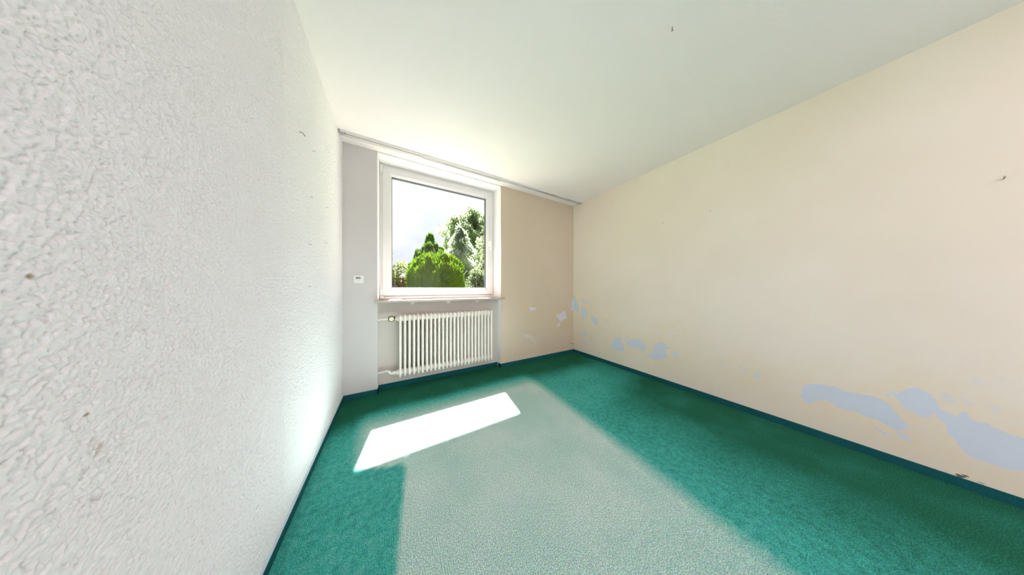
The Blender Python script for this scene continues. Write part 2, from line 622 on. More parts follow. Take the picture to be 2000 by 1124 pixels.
RIGHT_BARE = [
    [(2.537,0.912),(2.514,0.974),(2.491,0.958),(2.484,0.897),(2.433,0.797),(2.429,0.674),(2.484,0.715),(2.537,0.723)],
    [(2.36,0.94),(2.333,0.921),(2.302,0.876),(2.186,0.871),(2.231,0.844),(2.312,0.847),(2.364,0.886)],
    [(2.381,0.767),(2.343,0.782),(2.291,0.774),(2.251,0.688),(2.231,0.649),(2.291,0.618),(2.333,0.588),(2.339,0.524),(2.358,0.526),(2.352,0.669)],
    [(2.186,0.647),(2.163,0.657),(2.061,0.622),(2.052,0.546),(2.088,0.533),(2.154,0.571),(2.182,0.599)],
    [(1.917,0.644),(1.881,0.657),(1.878,0.602),(1.897,0.592)],
    [(1.833,0.303),(1.801,0.382),(1.755,0.406),(1.711,0.401),(1.674,0.347),(1.646,0.319),(1.65,0.249),(1.755,0.229),(1.833,0.23)],
    [(1.725,0.475),(1.708,0.458),(1.679,0.366),(1.696,0.356),(1.718,0.414)],
    [(1.625,0.378),(1.53,0.428),(1.453,0.449),(1.404,0.421),(1.38,0.382),(1.376,0.308),(1.441,0.323),(1.53,0.333),(1.618,0.339)],
    [(1.282,0.412),(1.233,0.441),(1.201,0.478),(1.16,0.447),(1.12,0.41),(1.175,0.384),(1.14,0.342),(1.16,0.298),(1.266,0.24),(1.368,0.272),(1.282,0.339),(1.288,0.374)],
    [(1.081,0.42),(1.066,0.39),(1.052,0.366),(1.015,0.348),(1.02,0.33),(1.062,0.335),(1.105,0.351),(1.076,0.387)],
    [(0.589,0.378),(0.573,0.394),(0.565,0.377),(0.576,0.355)],
    [(0.5,0.328),(0.489,0.354),(0.463,0.361),(0.459,0.343),(0.474,0.316),(0.492,0.315)],
    [(0.57,0.348),(0.559,0.343),(0.565,0.324)],
    [(1.071,0.631),(1.034,0.643),(1.032,0.621)],
    [(1.233,0.627),(1.212,0.634),(1.217,0.616)],
    [(0.253,0.336),(0.237,0.367),(0.172,0.393),(0.113,0.394),(0.066,0.38),(0.022,0.385),(-0.028,0.387),(-0.06,0.369),(-0.083,0.317),(-0.108,0.276),(-0.117,0.242),(-0.105,0.22),(-0.071,0.216),(-0.032,0.242),(0.013,0.242),(0.048,0.258),(0.084,0.252),(0.11,0.252),(0.132,0.282),(0.162,0.283),(0.199,0.26),(0.228,0.224),(0.245,0.233),(0.265,0.273)],
    [(-0.004,0.193),(-0.028,0.19),(-0.06,0.165),(-0.044,0.163)],
    [(-0.069,0.214),(-0.101,0.202),(-0.13,0.169),(-0.112,0.166),(-0.083,0.191)],
    [(-0.085,0.432),(-0.105,0.468),(-0.133,0.496),(-0.157,0.494),(-0.181,0.471),(-0.194,0.433),(-0.203,0.405),(-0.184,0.37),(-0.174,0.339),(-0.147,0.328),(-0.126,0.347),(-0.101,0.369),(-0.088,0.398)],
    [(-0.052,0.414),(-0.068,0.449),(-0.077,0.445),(-0.068,0.401)],
    [(-0.184,0.37),(-0.203,0.405),(-0.225,0.384),(-0.246,0.388),(-0.255,0.427),(-0.267,0.413),(-0.278,0.37),(-0.306,0.383),(-0.327,0.371),(-0.345,0.349),(-0.367,0.35),(-0.396,0.343),(-0.428,0.297),(-0.449,0.229),(-0.405,0.195),(-0.372,0.182),(-0.352,0.167),(-0.322,0.176),(-0.278,0.179),(-0.255,0.197),(-0.237,0.249),(-0.213,0.284),(-0.219,0.323),(-0.2,0.342)],
]
RIGHT_FAINT = [
    [(2.333,0.463),(2.291,0.453),(2.277,0.431),(2.312,0.433)],
    [(2.396,0.351),(2.261,0.392),(2.265,0.318),(2.322,0.31)],
    [(2.343,0.236),(2.291,0.247),(2.241,0.185),(2.291,0.164),(2.333,0.188)],
    [(1.66,0.439),(1.583,0.461),(1.597,0.432),(1.639,0.403)],
    [(-0.2,0.494),(-0.219,0.51),(-0.234,0.481),(-0.228,0.442),(-0.203,0.445)],
    [(-0.275,0.599),(-0.292,0.605),(-0.303,0.583),(-0.284,0.575)],
    [(-0.33,0.626),(-0.342,0.634),(-0.345,0.609),(-0.332,0.611)],
    [(-0.311,0.496),(-0.322,0.481),(-0.342,0.465),(-0.332,0.44),(-0.316,0.458)],
    [(-0.249,0.477),(-0.267,0.489),(-0.281,0.461),(-0.255,0.455)],
]
RIGHT_MOULD = [
    [(-0.219,0.056),(-0.231,0.057),(-0.249,0.071),(-0.267,0.075),(-0.272,0.065),(-0.255,0.052),(-0.234,0.047)],
    [(-0.278,0.059),(-0.292,0.063),(-0.306,0.061),(-0.303,0.055),(-0.289,0.052)],
]
FRONT_BARE = [
    [(1.779,0.816),(1.839,0.805),(1.907,0.788),(1.904,0.773),(1.839,0.758),(1.786,0.759),(1.772,0.792)],
    [(2.31,0.684),(2.365,0.671),(2.438,0.7),(2.454,0.724),(2.503,0.703),(2.515,0.617),(2.544,0.594),(2.462,0.578),(2.405,0.535),(2.365,0.585),(2.306,0.625)],
    [(2.373,0.543),(2.389,0.5),(2.365,0.46),(2.326,0.452),(2.331,0.505)],
    [(2.66,0.918),(2.69,0.917),(2.69,0.711),(2.612,0.709),(2.638,0.751)],
]
FRONT_FAINT = [
    [(1.656,0.425),(1.759,0.397),(1.832,0.362),(1.853,0.315),(1.9,0.254),(1.873,0.26),(1.826,0.302),(1.799,0.349),(1.714,0.365),(1.662,0.403)],
]



# ------------------------------------------------------------------ room shell
T = 0.24


def prism(bm, foot, z0, z1, mats):
    """vertical prism over a footprint (counter-clockwise); mats: one index per side, then top, bottom"""
    lo = [bm.verts.new((x, y, z0)) for x, y in foot]
    hi = [bm.verts.new((x, y, z1)) for x, y in foot]
    n = len(foot)
    for i in range(n):
        bm.faces.new((lo[i], lo[(i + 1) % n], hi[(i + 1) % n], hi[i])).material_index = mats[i]
    bm.faces.new(hi).material_index = mats[n]
    bm.faces.new(lo[::-1]).material_index = mats[n]


def roughcast_wall():
    # the plaster relief is real: pebbly grains a few millimetres across
    ys = np.concatenate([np.arange(0.40, 1.30, 0.0022), np.arange(1.30, YF + 0.02, 0.0044)])
    zs = np.arange(0.0, ZC + 0.0024, 0.0024)
    ny, nz = len(ys), len(zs)

    def field(sig, seed):
        w = np.random.default_rng(seed).normal(size=(nz, ny))
        ky = np.fft.fftfreq(ny)[None, :]
        kz = np.fft.fftfreq(nz)[:, None]
        w = np.real(np.fft.ifft2(np.fft.fft2(w) * np.exp(-2 * (PI * sig) ** 2 * (ky ** 2 + kz ** 2))))
        return w / w.std()

    n = field(0.62, 11)
    g = np.tanh(n) - 0.9 * np.maximum(0, -n - 0.5) + 0.16 * field(1.7, 12)
    h = 0.0012 * g
    h[:, 0] = h[:, -1] = 0.0
    Yg, Zg = np.meshgrid(ys, zs)
    front = np.stack([(XL + h).ravel(), Yg.ravel(), Zg.ravel()], 1)
    q = np.arange(ny * nz).reshape(nz, ny)
    F = np.stack([q[:-1, :-1], q[:-1, 1:], q[1:, 1:], q[1:, :-1]], -1).reshape(-1, 4)
    n0 = len(front)
    xb = XL - 0.004
    V = [front]
    B = []
    for (x0, x1, y0, y1) in ((XL - T, xb, YB - T, OUT_Y), (xb, XL, YB - T, 0.401), (xb, XL - 0.0015, YF, OUT_Y)):
        V.append(np.array([(x, y, z) for z in (-0.15, ZC + 0.02) for y in (y0, y1) for x in (x0, x1)]))
        B.append(n0 + np.array([(0, 2, 3, 1), (4, 5, 7, 6), (0, 1, 5, 4), (2, 6, 7, 3), (0, 4, 6, 2), (1, 3, 7, 5)]))
        n0 += 8
    ob = mesh_np('wall_left', np.concatenate(V), np.concatenate([F] + B), M['roughcast'])
    sm = np.zeros(len(ob.data.polygons), bool)
    sm[:len(F)] = True
    ob.data.polygons.foreach_set('use_smooth', sm)
    return ob


tag(roughcast_wall(), 'white rough-cast plaster wall along the left of the room', kind='structure')

sdf_fn = lambda polys, ax: (lambda p: poly_sdf(p[:, ax], polys))
wall_right = grid_wall('wall_right', (XR, YB, 0), (0, YF - YB, 0), (0, 0, ZC), 390, 210, (T, 0, 0), M['peach'],
                       {'bare': sdf_fn(RIGHT_BARE, [1, 2]), 'faint': sdf_fn(RIGHT_FAINT, [1, 2]), 'mould': sdf_fn(RIGHT_MOULD, [1, 2])})
tag(wall_right, 'peach painted wall on the right with bluish bare patches low down', kind='structure')

W_PIER, W_WHITE, W_NICHE, W_OUT, W_BEIGE = range(5)
bm = bmesh.new()
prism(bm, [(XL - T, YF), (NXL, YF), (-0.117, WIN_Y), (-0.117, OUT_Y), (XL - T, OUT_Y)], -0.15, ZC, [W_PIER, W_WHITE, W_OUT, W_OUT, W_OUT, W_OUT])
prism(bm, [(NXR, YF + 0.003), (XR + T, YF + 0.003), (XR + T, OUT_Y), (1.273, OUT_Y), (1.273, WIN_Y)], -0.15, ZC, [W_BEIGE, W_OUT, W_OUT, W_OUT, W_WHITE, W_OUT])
for f in box(bm, -0.135, 1.300, NYB, OUT_Y, -0.15, 0.941):
    f.material_index = W_NICHE
fs = box(bm, -0.135, 1.300, YF, OUT_Y, 2.486, ZC + 0.02)
for f in fs:
    f.material_index = W_WHITE
wall_front = build('wall_front', bm, [M['pier'], M['white_wall'], M['niche'], M['render'], M['beige']])
tag(wall_front, 'window wall with a white niche and a beige pier beside the window', kind='structure')
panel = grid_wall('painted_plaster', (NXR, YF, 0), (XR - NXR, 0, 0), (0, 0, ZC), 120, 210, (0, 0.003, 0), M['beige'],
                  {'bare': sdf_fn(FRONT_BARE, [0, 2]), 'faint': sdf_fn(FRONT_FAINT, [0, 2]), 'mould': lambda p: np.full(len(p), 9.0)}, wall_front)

bm = bmesh.new()
box(bm, XL - T, XR + T, YB - T, YB, -0.15, ZC + 0.02)
tag(build('wall_rear', bm, M['white_wall']), kind='structure')

bm = bmesh.new()
box(bm, XL - T, XR + T, YB - T, OUT_Y, ZC, 3.0)
tag(build('ceiling', bm, M['ceiling']), 'off-white papered ceiling', kind='structure')

# roof edge outside, above the window
bm = bmesh.new()
box(bm, -3.5, 6.5, OUT_Y, 3.25, 2.822, 3.0)
tag(build('trim_1', bm, M['render']), kind='structure')


def faded_and_lit(p):
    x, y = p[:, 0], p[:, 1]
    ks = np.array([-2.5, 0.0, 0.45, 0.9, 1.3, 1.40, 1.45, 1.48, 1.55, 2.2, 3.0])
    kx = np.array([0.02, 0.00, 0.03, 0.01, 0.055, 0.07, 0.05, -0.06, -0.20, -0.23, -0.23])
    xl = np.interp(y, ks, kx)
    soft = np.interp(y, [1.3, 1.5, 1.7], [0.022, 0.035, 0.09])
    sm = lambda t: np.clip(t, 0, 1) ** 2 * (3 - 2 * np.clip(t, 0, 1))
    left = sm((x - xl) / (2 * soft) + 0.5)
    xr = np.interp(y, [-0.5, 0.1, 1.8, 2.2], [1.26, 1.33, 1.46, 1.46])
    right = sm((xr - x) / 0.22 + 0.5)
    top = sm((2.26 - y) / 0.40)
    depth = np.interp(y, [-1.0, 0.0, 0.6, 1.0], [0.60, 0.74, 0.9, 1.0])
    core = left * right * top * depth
    # teal beside the bleached strip is painted window light, the dark edges painted shade
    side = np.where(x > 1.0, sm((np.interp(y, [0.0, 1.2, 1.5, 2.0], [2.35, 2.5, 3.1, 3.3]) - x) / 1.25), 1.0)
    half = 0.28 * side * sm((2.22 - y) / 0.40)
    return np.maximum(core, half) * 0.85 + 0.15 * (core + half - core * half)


floor = grid_wall('floor', (XL, YB, 0), (XR - XL, 0, 0), (0, NYB + 0.02 - YB, 0), 200, 260, (0, 0, -0.15), M['carpet'], {'faded_and_lit': faded_and_lit})
tag(floor, 'green loop-pile carpet floor with a broad strip bleached grey by the sun, light and shade painted beside it', kind='structure')

# carpet skirting
bm = bmesh.new()
box(bm, XL, XL + 0.008, YB, YF - 0.004, 0, BB - 0.004, bevel=0.001, seg=1)
bl = tag(build('baseboard_left', bm, M['skirting']), kind='structure')
bm = bmesh.new()
box(bm, XL, XL + 0.0085, YB, YF - 0.009, BB - 0.004, BB + 0.001)
build('cap_strip', bm, M['cap'], bl)['label'] = 'pale blue top edge of the left skirting'
bm = bmesh.new()
box(bm, XR - 0.008, XR, YB, YF - 0.004, 0, BB, bevel=0.001, seg=1)
tag(build('baseboard_right', bm, M['skirting']), kind='structure')
bm = bmesh.new()
box(bm, XL + 0.008, NXL + 0.008, YF - 0.008, YF, 0, BB, bevel=0.001, seg=1)
box(bm, NXL, NXL + 0.008, YF - 0.008, NYB, 0, BB - 0.001, bevel=0.001, seg=1)
box(bm, NXL, NXR, NYB - 0.008, NYB, 0, BB + 0.001, bevel=0.001, seg=1)
box(bm, NXR - 0.008, NXR, YF - 0.008, NYB, 0, BB - 0.001, bevel=0.001, seg=1)
box(bm, NXR - 0.008, XR - 0.008, YF - 0.008, YF, 0, BB, bevel=0.001, seg=1)
tag(build('baseboard_front', bm, M['skirting']), kind='structure')

# raised round patch of plaster over an old junction box
bm = bmesh.new()
lathe(bm, (XR - 0.0015, 0.686, 2.240), (1, 0, 0), [(0, 0.034), (0.0002, 0.040), (0.0020, 0.042)], 40)
me_disc = build('cover_plate', bm, M['peach'], wall_right, smooth=True)
for an in ('bare', 'faint', 'mould'):
    a_ = me_disc.data.attributes.new(an, 'FLOAT', 'POINT')
    a_.data.foreach_set('value', np.full(len(me_disc.data.vertices), 9.0, dtype=np.float32))

# ------------------------------------------------------------------ window
win = tag(empty('window_1', (0.578, WIN_Y, SILL_Z)), 'white plastic window with one large pane', kind='structure')


def ring_member(rects, side, gap=0.0):
    """one mitred member of a rectangular frame; rects: closed profile of (x0, x1, z0, z1, y)"""
    bm = bmesh.new()
    A, Bv = [], []
    for (x0, x1, z0, z1, y) in rects:
        c = {'bottom': ((x0 + gap, z0), (x1 - gap, z0)), 'top': ((x1 - gap, z1), (x0 + gap, z1)),
             'left': ((x0, z1 - gap), (x0, z0 + gap)), 'right': ((x1, z0 + gap), (x1, z1 - gap))}[side]
        A.append(bm.verts.new((c[0][0], y, c[0][1])))
        Bv.append(bm.verts.new((c[1][0], y, c[1][1])))
    n = len(rects)
    for i in range(n):
        j = (i + 1) % n
        bm.faces.new((A[i], A[j], Bv[j], Bv[i]))
    bm.faces.new(A[::-1])
    bm.faces.new(Bv)
    return bm


def inset(r, d, y):
    return (r[0] + d, r[1] - d, r[2] + d, r[3] - d, y)


FR = (-0.1165, 1.2725, SILL_Z + 0.0005, 2.4855)
frame_prof = [inset(FR, 0, 2.800), inset(FR, 0, 2.732), inset(FR, 0.002, 2.730), inset(FR, 0.020, 2.730), inset(FR, 0.034, 2.7315), inset(FR, 0.034, 2.760), inset(FR, 0.062, 2.762), inset(FR, 0.062, 2.800)]
fo = None
for s in ('bottom', 'top', 'left', 'right'):
    build('frame_bar', ring_member(frame_prof, s, 0.0002), M['upvc'], win)
SA = (-0.090, 1.246, 1.007, 2.453)
sash_prof = [inset(SA, 0.012, 2.757), inset(SA, 0.012, 2.728), inset(SA, 0, 2.728), inset(SA, 0, 2.718), inset(SA, 0.003, 2.715), inset(SA, 0.060, 2.715), inset(SA, 0.064, 2.717),
             inset(SA, 0.066, 2.7165), inset(SA, 0.080, 2.733), inset(SA, 0.088, 2.742), inset(SA, 0.088, 2.757)]
sash = build('sash', ring_member(sash_prof, 'bottom', 0.0009), M['upvc'], win)
for s in ('top', 'left', 'right'):
    build('sash_bar', ring_member(sash_prof, s, 0.0009), M['upvc'], sash)
GL = (SA[0] + 0.088, SA[1] - 0.088, SA[2] + 0.085, SA[3] - 0.088)
bm = bmesh.new()
g_prof = [inset(GL, -0.004, 2.757), inset(GL, -0.004, 2.7425), inset(GL, 0.006, 2.7445), inset(GL, 0.006, 2.785), inset(GL, -0.004, 2.785)]
for s in ('bottom', 'top', 'left', 'right'):
    t_ = ring_member(g_prof, s)
    me_ = bpy.data.meshes.new('tmp')
    t_.to_mesh(me_)
    bm.from_mesh(me_)
    t_.free()
    bpy.data.meshes.remove(me_)
build('gasket', bm, M['gasket'], sash)['label'] = 'dark grey glazing gasket around the pane'
for yy in (2.747, 2.765):
    bm = bmesh.new()
    box(bm, GL[0] + 0.005, GL[1] - 0.005, yy, yy + 0.004, GL[2] + 0.005, GL[3] - 0.005)
    build('pane', bm, M['glass'], sash)
# outer half of the sash
bm = bmesh.new()
o_prof = [inset(SA, 0.030, 2.800), inset(SA, 0.030, 2.7858), inset(SA, 0.094, 2.7858), inset(SA, 0.086, 2.800)]
for s in ('bottom', 'top', 'left', 'right'):
    t_ = ring_member(o_prof, s)
    me_ = bpy.data.meshes.new('tmp')
    t_.to_mesh(me_)
    bm.from_mesh(me_)
    t_.free()
    bpy.data.meshes.remove(me_)
build('sash_back', bm, M['upvc'], sash)
# hinges
for z0, z1 in ((2.372, 2.458), (1.010, 1.078)):
    bm = bmesh.new()
    box(bm, -0.1135, -0.0915, 2.702, 2.7295, z0, z1, bevel=0.003)
    hg = build('hinge', bm, M['handle'], win)
    bm = bmesh.new()
    cyl(bm, (-0.1025, 2.7015, z0 + 0.012), (-0.1025, 2.7015, z1 - 0.012), 0.0055, n=14)
    build('hinge_pin', bm, M['handle'], hg, smooth=True)
bm = bmesh.new()
box(bm, -0.112, -0.078, 2.706, 2.7295, 0.976, 0.999, bevel=0.003)
build('hinge', bm, M['handle'], win)
# handle, pointing down = closed
bm = bmesh.new()
box(bm, 1.187, 1.215, 2.703, 2.7148, 1.690, 1.765, bevel=0.004)
hd = build('handle', bm, M['handle'], win)
bm = bmesh.new()
cyl(bm, (1.201, 2.704, 1.738), (1.201, 2.668, 1.738), 0.010, 0.009, 16)
tube(bm, [(1.201, 2.668, 1.750), (1.201, 2.660, 1.738), (1.201, 2.657, 1.700), (1.201, 2.658, 1.655), (1.201, 2.661, 1.622)], [0.0105, 0.0085], 12)
build('lever', bm, M['handle'], hd, smooth=True)
# sill with its front nosing
bm = bmesh.new()
box(bm, -0.150, 1.337, 2.485, YF - 0.001, 0.942, SILL_Z, bevel=0.003)
box(bm, -0.1275, 1.2945, YF - 0.012, WIN_Y - 0.001, 0.9425, SILL_Z)
box(bm, -0.116, 1.272, WIN_Y - 0.002, 2.799, 0.9425, SILL_Z)
sill = build('window_sill', bm, M['sill_top'], win)
sill['label'] = 'pale stone windowsill with overhanging ends'
for x in (0.204, 0.610, 0.985):
    bm = bmesh.new()
    box(bm, x - 0.02, x + 0.02, 2.560, NYB, 0.934, 0.942)
    box(bm, x - 0.02, x + 0.02, NYB - 0.004, NYB, 0.905, 0.934)
    build('bracket', bm, M['device'], sill)
# strip lying on the sill
bm = bmesh.new()
box(bm, -0.030, 0.090, 2.612, 2.660, SILL_Z, SILL_Z + 0.006, bevel=0.001)
tag(build('vent_strip', bm, M['paper']), 'short flat grey strip lying on the windowsill at its left end', 'strip')

# ------------------------------------------------------------------ radiator
RY, RZ0, RZ1 = 2.5410, 0.143, 0.807
PITCH = 0.04396
RX0 = 0.0785
rad = tag(empty('radiator', (0.605, RY, 0.0)), 'ivory steel column radiator with many sections in the niche under the window', 'radiator')


def head_profile(top):
    s = 1 if top else -1
    zc = RZ1 if top else RZ0
    pts = [(-0.0620, 0.090), (-0.0620, 0.022), (-0.0590, 0.010), (-0.0500, 0.0025), (-0.0380, 0.0), (0.0380, 0.0), (0.0500, 0.0025), (0.0590, 0.010), (0.0620, 0.022), (0.0620, 0.090),
           (0.046, 0.090), (0.038, 0.078), (-0.038, 0.078), (-0.046, 0.090)]
    return [(RY + a, zc - s * b) for a, b in pts]


bm = bmesh.new()
for yo in (-0.0505, -0.0168, 0.0168, 0.0505):
    cyl(bm, (0, RY + yo, RZ0 + 0.055), (0, RY + yo, RZ1 - 0.055), 0.0120, n=14)
for top in (True, False):
    base = head_profile(top)
    cy = sum(p[0] for p in base) / len(base)
    cz = sum(p[1] for p in base) / len(base)
    layers = []
    for xo, k in ((-0.0118, 0.009), (-0.0085, 0.0025), (0.0, 0.0), (0.0085, 0.0025), (0.0118, 0.009)):
        ring = []
        for (y, z) in base:
            v = Vector((cy - y, cz - z))
            L = v.length
            q = Vector((y, z)) + v * min(k / L, 0.6)
            ring.append(bm.verts.new((xo, q[0], q[1])))
        layers.append(ring)
    n = len(base)
    for a, b_ in zip(layers, layers[1:]):
        for i in range(n):
            bm.faces.new((a[i], a[(i + 1) % n], b_[(i + 1) % n], b_[i]))
    bm.faces.new(layers[0][::-1])
    bm.faces.new(layers[-1])
    zc = RZ1 - 0.042 if top else RZ0 + 0.042
    lathe(bm, (-PITCH / 2, RY, zc), (1, 0, 0), [(0, 0.0325), (PITCH * 0.3, 0.035), (PITCH * 0.7, 0.035), (PITCH, 0.0325)], 24)
section_me = bpy.data.meshes.new('section')
bmesh.ops.recalc_face_normals(bm, faces=bm.faces)
for f in bm.faces:
    f.smooth = True
bm.to_mesh(section_me)
bm.free()
section_me.set_sharp_from_angle(angle=math.radians(40))
section_me.materials.append(M['radiator'])
section_me.transform(Matrix.Translation((0, -RY, 0)))
for i in range(25):
    o = bpy.data.objects.new('section', section_me)
    COL.objects.link(o)
    o.parent = rad
    o.location = (RX0 + i * PITCH - 0.605, 0, 0)
xe = RX0 + 24 * PITCH + PITCH / 2
for zc in (RZ1 - 0.042, RZ0 + 0.042):
    bm = bmesh.new()
    lathe(bm, (RX0 - PITCH / 2, RY, zc), (-1, 0, 0), [(0, 0.034), (0.006, 0.031), (0.018, 0.021), (0.024, 0.0185), (0.030, 0.0185)], 24)
    build('bushing', bm, M['radiator'], rad, smooth=True)
    bm = bmesh.new()
    lathe(bm, (xe, RY, zc), (1, 0, 0), [(0, 0.030), (0.004, 0.026), (0.008, 0.018)], 24)
    build('end_plug', bm, M['radiator'], rad, smooth=True)
for x in (0.16, 1.00):
    for z in (RZ1 - 0.085, RZ0 + 0.05):
        bm = bmesh.new()
        box(bm, x - 0.009, x + 0.009, RY + 0.012, NYB, z - 0.008, z + 0.008, bevel=0.002)
        build('wall_bracket', bm, M['steel'], rad)
# supply pipe, valve, return pipe
zt = RZ1 - 0.042
bm = bmesh.new()
tube(bm, [(NXL + 0.001, RY + 0.03, 0.757), (-0.09, RY + 0.012, 0.764), (-0.03, RY, 0.768)], 0.0125, 16)
build('supply_pipe', bm, M['radiator'], rad, smooth=True)
bm = bmesh.new()
cyl(bm, (-0.030, RY, 0.768), (0.020, RY, 0.768), 0.019, n=20)
lathe(bm, (-0.003, RY + 0.012, 0.768), (0, -1, 0), [(0, 0.018), (0.024, 0.020), (0.026, 0.029), (0.046, 0.030), (0.050, 0.027)], 28)
valve = build('valve', bm, M['black'], rad, smooth=True)
valve['label'] = 'black radiator valve with a cream hand cap'
bm = bmesh.new()
lathe(bm, (-0.003, RY - 0.037, 0.768), (0, -1, 0), [(0, 0.0235), (0.012, 0.0225), (0.0145, 0.020), (0.0150, 0.014), (0.0140, 0.0135), (0.0140, 0.0)], 28)
build('valve_cap', bm, M['cream'], valve, smooth=True)['label'] = 'round cream cap of the valve'
bm = bmesh.new()
lathe(bm, (0.019, RY, 0.768), (1, 0, 0), [(0, 0.013), (0.002, 0.019), (0.014, 0.019), (0.016, 0.012), (0.028, 0.012)], 6)
build('union_nut', bm, M['brass'], valve)['label'] = 'dark tarnished union nut'
zb = RZ0 + 0.042
bm = bmesh.new()
tube(bm, [(NXL + 0.001, RY + 0.03, 0.200), (-0.085, RY + 0.015, 0.210), (-0.045, RY, 0.217), (-0.022, RY - 0.005, 0.208), (-0.016, RY, 0.190), (0.002, RY, 0.182), (0.020, RY, 0.183)], 0.0125, 16)
build('return_pipe', bm, M['radiator'], rad, smooth=True)
bm = bmesh.new()
lathe(bm, (0.006, RY, zb), (1, 0, 0), [(0, 0.015), (0.003, 0.021), (0.018, 0.021), (0.021, 0.015), (0.028, 0.015)], 8)
build('union_nut', bm, M['radiator'], rad)

# ------------------------------------------------------------------ thermostat
th = tag(empty('thermostat', (-0.285, YF, 1.178)), 'small white square room thermostat on the pier left of the window', 'thermostat')
bm = bmesh.new()
box(bm, -0.326, -0.244, YF - 0.008, YF, 1.137, 1.219, bevel=0.003)
build('surround', bm, M['device'], th)
bm = bmesh.new()
box(bm, -0.314, -0.258, YF - 0.020, YF - 0.007, 1.149, 1.207, bevel=0.004)
bd = build('body', bm, M['device'], th)
bm = bmesh.new()
box(bm, -0.306, -0.266, YF - 0.0206, YF - 0.0195, 1.181, 1.200)
build('display', bm, M['lcd'], bd)['label'] = 'grey-green display'
for x in (-0.296, -0.280):
    bm = bmesh.new()
    box(bm, x - 0.005, x + 0.005, YF - 0.0215, YF - 0.0195, 1.167, 1.173, bevel=0.0008, seg=1)
    build('button', bm, M['button'], bd)

# ------------------------------------------------------------------ curtain rail
cr = tag(empty('curtain_rail', (1.14, 2.382, ZC)), 'white grooved curtain rail across the ceiling in front of the window', 'curtain rail')
R0, R1 = XL + 0.012, XR - 0.004
bm = bmesh.new()
box(bm, R0, R1, 2.350, 2.414, 2.4945, 2.4998)
for y0, y1 in ((2.350, 2.353), (2.3695, 2.3715), (2.3905, 2.3925), (2.411, 2.414)):
    box(bm, R0, R1, y0, y1, 2.485, 2.495)
for y0, y1 in ((2.353, 2.3565), (2.366, 2.3750), (2.387, 2.3960), (2.4075, 2.411)):
    box(bm, R0, R1, y0, y1, 2.485, 2.4868)
trk = build('track', bm, M['rail'], cr)
bm = bmesh.new()
box(bm, R0 - 0.003, R0, 2.349, 2.415, 2.484, 2.4998)
build('end_cap', bm, M['rail_dark'], cr)
bm = bmesh.new()
box(bm, R1, R1 + 0.003, 2.349, 2.415, 2.484, 2.4998)
build('end_cap', bm, M['rail_dark'], cr)
for (x0, x1, y0, y1, z0, mt, lab) in ((R0 + 0.03, 0.280, 2.3725, 2.413, 2.4785, 'rail_grey', 'wide grey panel slider at the left end of the rail'),
                                      (0.520, 1.212, 2.3935, 2.413, 2.4785, 'rail_grey', 'narrow grey panel slider in the middle of the rail'),
                                      (1.222, 1.925, 2.3915, 2.412, 2.4800, 'rail', 'white panel slider right of the middle of the rail')):
    bm = bmesh.new()
    box(bm, x0, x1, y0, y1, z0, 2.4848, bevel=0.001, seg=1)
    build('panel_slider', bm, M[mt], cr)['label'] = lab
for y in (2.361, 2.381):
    bm = bmesh.new()
    lathe(bm, (R0 + 0.035, y, 2.4850), (0, 0, -1), [(0, 0.005), (0.001, 0.005), (0.0015, 0.003)], 12)
    build('screw', bm, M['steel'], cr)

# ------------------------------------------------------------------ small things left in the walls
def nail(pos, nrm, L, r, label, bent=0.0, cat='nail', name='nail'):
    pos, nrm = Vector(pos), Vector(nrm)
    bm = bmesh.new()
    tip = pos + nrm * L + Vector((0, 0, -bent))
    tube(bm, [pos - nrm * 0.004, pos + nrm * L * 0.6, tip], r, 8, sub=3)
    lathe(bm, tip, nrm, [(0, r * 2.0), (0.0012, r * 2.0), (0.0016, r)], 10)
    tag(build(name, bm, M['steel'], None, smooth=True), label, cat, 'nails left in the walls')


nail((XL, 1.470, 1.891), (1, 0, 0), 0.022, 0.0022, 'bent nail high in the left wall, uppermost one there', 0.012)
nail((XL, 1.676, 1.912), (1, 0, 0), 0.010, 0.0014, 'short nail high in the left wall, nearer the window than the bent one')
nail((XL, 1.632, 1.619), (1, 0, 0), 0.010, 0.0014, 'short nail in the left wall below the two uppermost nails')
nail((XL, 1.979, 1.677), (1, 0, 0), 0.010, 0.0014, 'nail in the left wall nearest the window, upper of two')
nail((XL, 1.952, 1.412), (1, 0, 0), 0.010, 0.0014, 'nail in the left wall near the window, lower of two')
nail((XL, 1.614, 1.339), (1, 0, 0), 0.010, 0.0014, 'short nail at mid height of the left wall')
nail((XL, 1.606, 1.098), (1, 0, 0), 0.010, 0.0014, 'lowest nail in the left wall, at camera height')
nail((XR, -0.342, 1.643), (-1, 0, 0), 0.022, 0.0018, 'dark nail in the right wall at the far right edge of the picture', -0.006)
nail((XR, 0.776, 1.841), (-1, 0, 0), 0.009, 0.0018, 'small nail in the right wall below the round cover')
nail((XR, 1.181, 1.837), (-1, 0, 0), 0.009, 0.0018, 'small nail in the right wall, middle of the row of three')
nail((XR, 1.537, 1.524), (-1, 0, 0), 0.009, 0.0018, 'nail in the right wall closest to the window wall')
nail((1.311, 0.534, ZC), (0, 0, -1), 0.018, 0.0022, 'small dark hook screwed into the ceiling', 0.0, 'hook', 'ceiling_hook')

